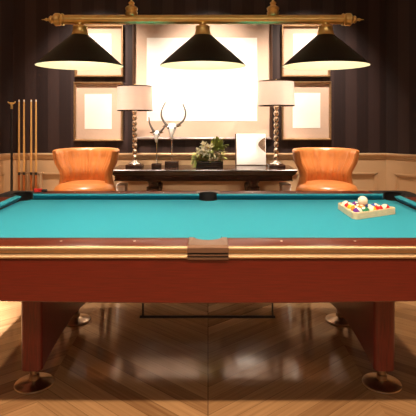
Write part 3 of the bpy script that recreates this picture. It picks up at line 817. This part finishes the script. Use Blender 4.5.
# ------------------------------------------------------------------ orange leather spectator chairs
def chair(label, xc, k=1.0):
    Yc = 4.14
    t = thing('leather_chair', label, 'chair', (PX(xc, 4.16), Yc, 0), 0, 'orange leather chairs beside the console')
    # barrel back: profile loop swept around
    zs = [.690, .715, .745, .775, .810, .845, .885, .925, .965, 1.005, 1.040]
    ro = [.232, .240, .238, .231, .222, .217, .223, .243, .263, .271, .276]
    prof = [(r, z) for r, z in zip(ro, zs)]
    prof += [(.280, 1.052), (.279, 1.064), (.272, 1.071), (.258, 1.069), (.246, 1.058)]
    inn = [(r - .050 + (.008 if z > 1.0 else 0), z) for r, z in list(zip(ro, zs))[::-1]]
    prof += inn
    N = 144; A = 112
    bm = bmesh.new(); rows = []
    for j in range(N + 1):
        u = j / N; th = math.radians(-A + 2 * A * u)
        edge = min(1, min(u, 1 - u) / .045); sh = math.sqrt(max(0, 1 - (1 - edge) ** 2))
        row = []
        for i, (r, z) in enumerate(prof):
            mid = r
            if i >= 14 and .78 < z < 1.055:           # gathered pleats on the inner face
                fade = min(1, (1.06 - z) / .06) * min(1, (z - .76) / .06)
                g = abs(th) / math.radians(A)
                r += (.0065 * math.sin(th * 15 + 1.5 * math.sin(th * 5)) + .003 * math.sin(th * 33 + 2)) * fade * (1 - g ** 4)
            # close towards the wing ends
            i0 = min(i, len(prof) - 1)
            cr = r
            zz = z
            wing = abs(th) / math.radians(A)
            zz = z - .010 * (wing ** 3) * ((z - .69) / .38)
            # pull thickness to its middle at ends
            midr = {}
            base_r = None
            rr = r
            if sh < 1:
                # outer/inner mean radius at this height
                zc = z; o_r = None
                for q in range(len(zs) - 1):
                    if zs[q] <= zc <= zs[q + 1]:
                        f = (zc - zs[q]) / (zs[q + 1] - zs[q]); o_r = ro[q] + (ro[q + 1] - ro[q]) * f
                if o_r is None: o_r = ro[-1] if zc > zs[-1] else ro[0]
                mr = o_r - .022
                rr = mr + (r - mr) * (0.25 + .75 * sh)
            row.append(bm.verts.new((rr * math.sin(th), rr * math.cos(th) * .92, zz)))
        rows.append(row)
    n = len(prof)
    for a, b in zip(rows, rows[1:]):
        for i in range(n): bm.faces.new((a[i], a[(i + 1) % n], b[(i + 1) % n], b[i]))
    bm.faces.new(rows[0]); bm.faces.new(rows[-1][::-1])
    obj('backrest', bm, M['leather'], t, angle=75)
    # seat cushion
    bm = bmesh.new()
    pr = [(0, .800), (.08, .7995), (.15, .796), (.205, .786), (.238, .768), (.252, .742), (.253, .715), (.245, .692), (.232, .676), (.20, .668), (0, .668)]
    lathe(bm, pr, 56)
    for v in bm.verts: v.co.y = v.co.y * .98 - .045
    obj('seat', bm, M['leather'], t, angle=60)
    pb = bmesh.new()
    tube(pb, [(.254 * math.cos(a), .254 * .98 * math.sin(a) - .045, .722) for a in [2 * PI * k / 48 for k in range(49)]], .004, 6, cap=False)
    obj('piping', pb, M['leather'], t)
    obj('seat_base', lathe(bmesh.new(), [(0, .615), (.19, .615), (.205, .625), (.21, .668), (0, .668)], 40), M['espresso'], t)
    for sx in (-1, 1):
        for sy in (-1, 1):
            obj('leg', tube(bmesh.new(), [(sx * .15, sy * .15, .62), (sx * .19, sy * .19, .0)], [.022, .014], 12), M['espresso'], t)
    fr_ = bmesh.new(); tube(fr_, [(.238 * math.cos(a), .238 * math.sin(a), .24) for a in [2 * PI * k / 48 for k in range(49)]], .010, 10, cap=False)
    obj('footrest', fr_, M['brass'], t)
    return t
chair('orange leather chair with flared wings standing beside the pool cues', 87.0)
chair('orange leather chair with flared wings beside the right table lamp', 324.8)

# ------------------------------------------------------------------ cue rack, cues, bridge stick
QY = 4.86
rx0, rx1 = PX(14, QY), PX(41, QY)
cr = thing('cue_rack', 'tan wooden floor rack holding cues in the far left corner', 'cue rack', ((rx0 + rx1) / 2, QY, 0))
rc = (rx0 + rx1) / 2; rw = (rx1 - rx0) / 2
obj('base', B(-rw, rw, -.075, .075, 0, .035, bev=.004), M['tanwood'], cr)
for x in (21.6, 27.8, 33.8, 39.5):
    X = PX(x, QY) - rc
    obj('post', B(X - .012, X + .012, .025, .05, .03, .78, bev=.002), M['tanwood'], cr)
hold = bmesh.new(); box(hold, PX(17, QY) - rc, rw, .022, .052, .772, .79, bev=.002)
obj('crossbar', hold, M['tanwood'], cr)
def cue(label, x):
    t = thing('pool_cue', label, 'cue', (PX(x, QY - .01), QY - .01, .036), 0, 'pool cues in the corner rack')
    zt = PZ(99.5, QY) - .036; zj = PZ(172, QY) - .036
    obj('shaft', lathe(bmesh.new(), [(0, zj), (.0112, zj), (.0078, zt - .05), (.0070, zt - .022), (0, zt - .022)], 16), M['cue_shaft'], t)
    obj('ferrule', lathe(bmesh.new(), [(0, zt - .022), (.0071, zt - .022), (.0069, zt - .004), (0, zt - .004)], 14), M['pearl'], t)
    obj('tip', lathe(bmesh.new(), [(0, zt - .004), (.0068, zt - .004), (.006, zt), (0, zt + .002)], 14), M['cue_butt'], t)
    obj('joint', lathe(bmesh.new(), [(0, zj - .028), (.0118, zj - .028), (.0115, zj), (0, zj)], 16), M['black_metal'], t)
    obj('butt', lathe(bmesh.new(), [(0, 0), (.012, 0), (.0148, .006), (.0148, .05), (.0135, .30), (.0118, zj - .028), (0, zj - .028)], 16), M['cue_butt'], t)
for x, lab in ((19.0, 'pale wooden cue next to the black bridge stick'), (24.0, 'pale wooden cue second from the black bridge stick'),
               (31.2, 'pale wooden cue third from the black bridge stick'), (36.0, 'pale wooden cue farthest from the black bridge stick')):
    cue(lab, x)
bx = 11.6
bs = thing('bridge_stick', 'black bridge stick with brass head standing beside the cues', 'bridge stick', (PX(bx, 4.76), 4.76, 0))
zt = PZ(106, 4.78)
obj('shaft', lathe(bmesh.new(), [(0, 0), (.0145, 0), (.0150, .01), (.012, .7), (.009, zt), (0, zt)], 16), M['black_metal'], bs)
hd_ = bmesh.new()
lathe(hd_, [(0, zt - .03), (.012, zt - .03), (.012, zt + .005), (.009, zt + .008), (0, zt + .01)], 16)
for s in (-1, 1):
    tube(hd_, smooth_pts([(0, 0, zt), (s * .012, 0, zt + .022), (s * .028, 0, zt + .030), (s * .036, 0, zt + .044)], 6), [.006] * 18 + [.004], 8)
tube(hd_, [(0, 0, zt), (0, 0, zt + .036)], [.006, .004], 8)
tube(hd_, [(-.030, 0, zt + .030), (.030, 0, zt + .030)], .005, 8)
obj('bridge_head', hd_, M['brass'], bs)

# ------------------------------------------------------------------ lights
def point(name, loc, power, col, rad):
    l = bpy.data.lights.new(name, 'POINT'); l.energy = power; l.color = col; l.shadow_soft_size = rad
    o = bpy.data.objects.new(name, l); C.objects.link(o); o.location = loc; return o
def spot(name, loc, target, power, col, ang, blend=.6, rad=.04):
    l = bpy.data.lights.new(name, 'SPOT'); l.energy = power; l.color = col; l.spot_size = math.radians(ang); l.spot_blend = blend; l.shadow_soft_size = rad
    o = bpy.data.objects.new(name, l); C.objects.link(o); o.location = loc
    o.rotation_euler = (Vector(target) - Vector(loc)).to_track_quat('-Z', 'Y').to_euler(); return o
WARM = (1.0, .82, .67); WARM2 = (1.0, .74, .50)
for k in (-1, 0, 1):
    spot('shade_light', (LX + k * .706, LY, 1.668), (LX + k * .706, LY, 0), (13.5, 7.0, 10.5)[k + 1], (1.0, .93, .80), 140, 1.0, .03)
    point('shade_glow', (LX + k * .706, LY, 1.672), 1.3, (1.0, .86, .62), .03)
for (X, z) in (L1, L2):
    point('table_lamp_light', (X, TLY, z), 4.2, (1.0, .90, .82), .03)
for x in (-.70, -.05, .58):
    spot('console_downlight', (x, 4.50, RH - .03), (x, 4.74, .85), 75, WARM, 46, .8)
# recessed ceiling downlights: picture washers, chair spots, room spots
for x, p in ((-1.12, 108), (0.0, 115), (1.02, 108)):
    spot('picture_downlight', (x, 4.05, RH - .03), (x, 5.0, 1.50), p, WARM, 74, 1.0)
for x in (-1.12, 1.06):
    spot('chair_downlight', (x, 4.10, RH - .03), (x, 4.22, .8), 120, WARM, 50, .8)
for x in (-1.6, -.55, .55, 1.6):
    spot('front_downlight', (x, 1.00, RH - .03), (x, 1.15, 0), 80, WARM2, 115, .8, .05)
for x, p in ((-2.62, 90), (2.45, 100)):
    spot('side_downlight', (x, 2.9, RH - .03), (x, 2.9, 0), p, WARM2, 110, .8, .05)

for y in (2.95, 3.45):
    spot('floor_downlight', (-2.07, y, RH - .03), (-2.07, y, 0), 650, (1.0, .90, .84), 37, .35, .03)
al = bpy.data.lights.new('front_fill_light', 'AREA'); al.shape = 'RECTANGLE'; al.size = 3.2; al.size_y = 1.0; al.energy = 26; al.color = (1.0, .80, .58)  # added soft fill behind the camera for apron and brass bar, no real fixture
ao = bpy.data.objects.new('front_fill_light', al); C.objects.link(ao); ao.location = (0, -.75, RH - .02)

w = bpy.data.worlds.new('room_world'); bpy.context.scene.world = w; w.use_nodes = True
w.node_tree.nodes['Background'].inputs[0].default_value = (.02, .015, .01, 1)

# ------------------------------------------------------------------ camera
cam = bpy.data.cameras.new('camera'); co = bpy.data.objects.new('camera', cam); C.objects.link(co)
cam.sensor_width = 36; cam.sensor_fit = 'HORIZONTAL'; cam.lens = F / 416 * 36; cam.clip_start = .05
cam.shift_y = -(208 - HY) / 416
co.location = (0, 0, CH); co.rotation_euler = (PI / 2, 0, 0)
sc = bpy.context.scene; sc.camera = co
vs = sc.view_settings; vs.view_transform = 'Standard'; vs.look = 'None'; vs.gamma = 1; vs.use_curve_mapping = False; vs.exposure = 1.0
sc.display_settings.display_device = 'sRGB'
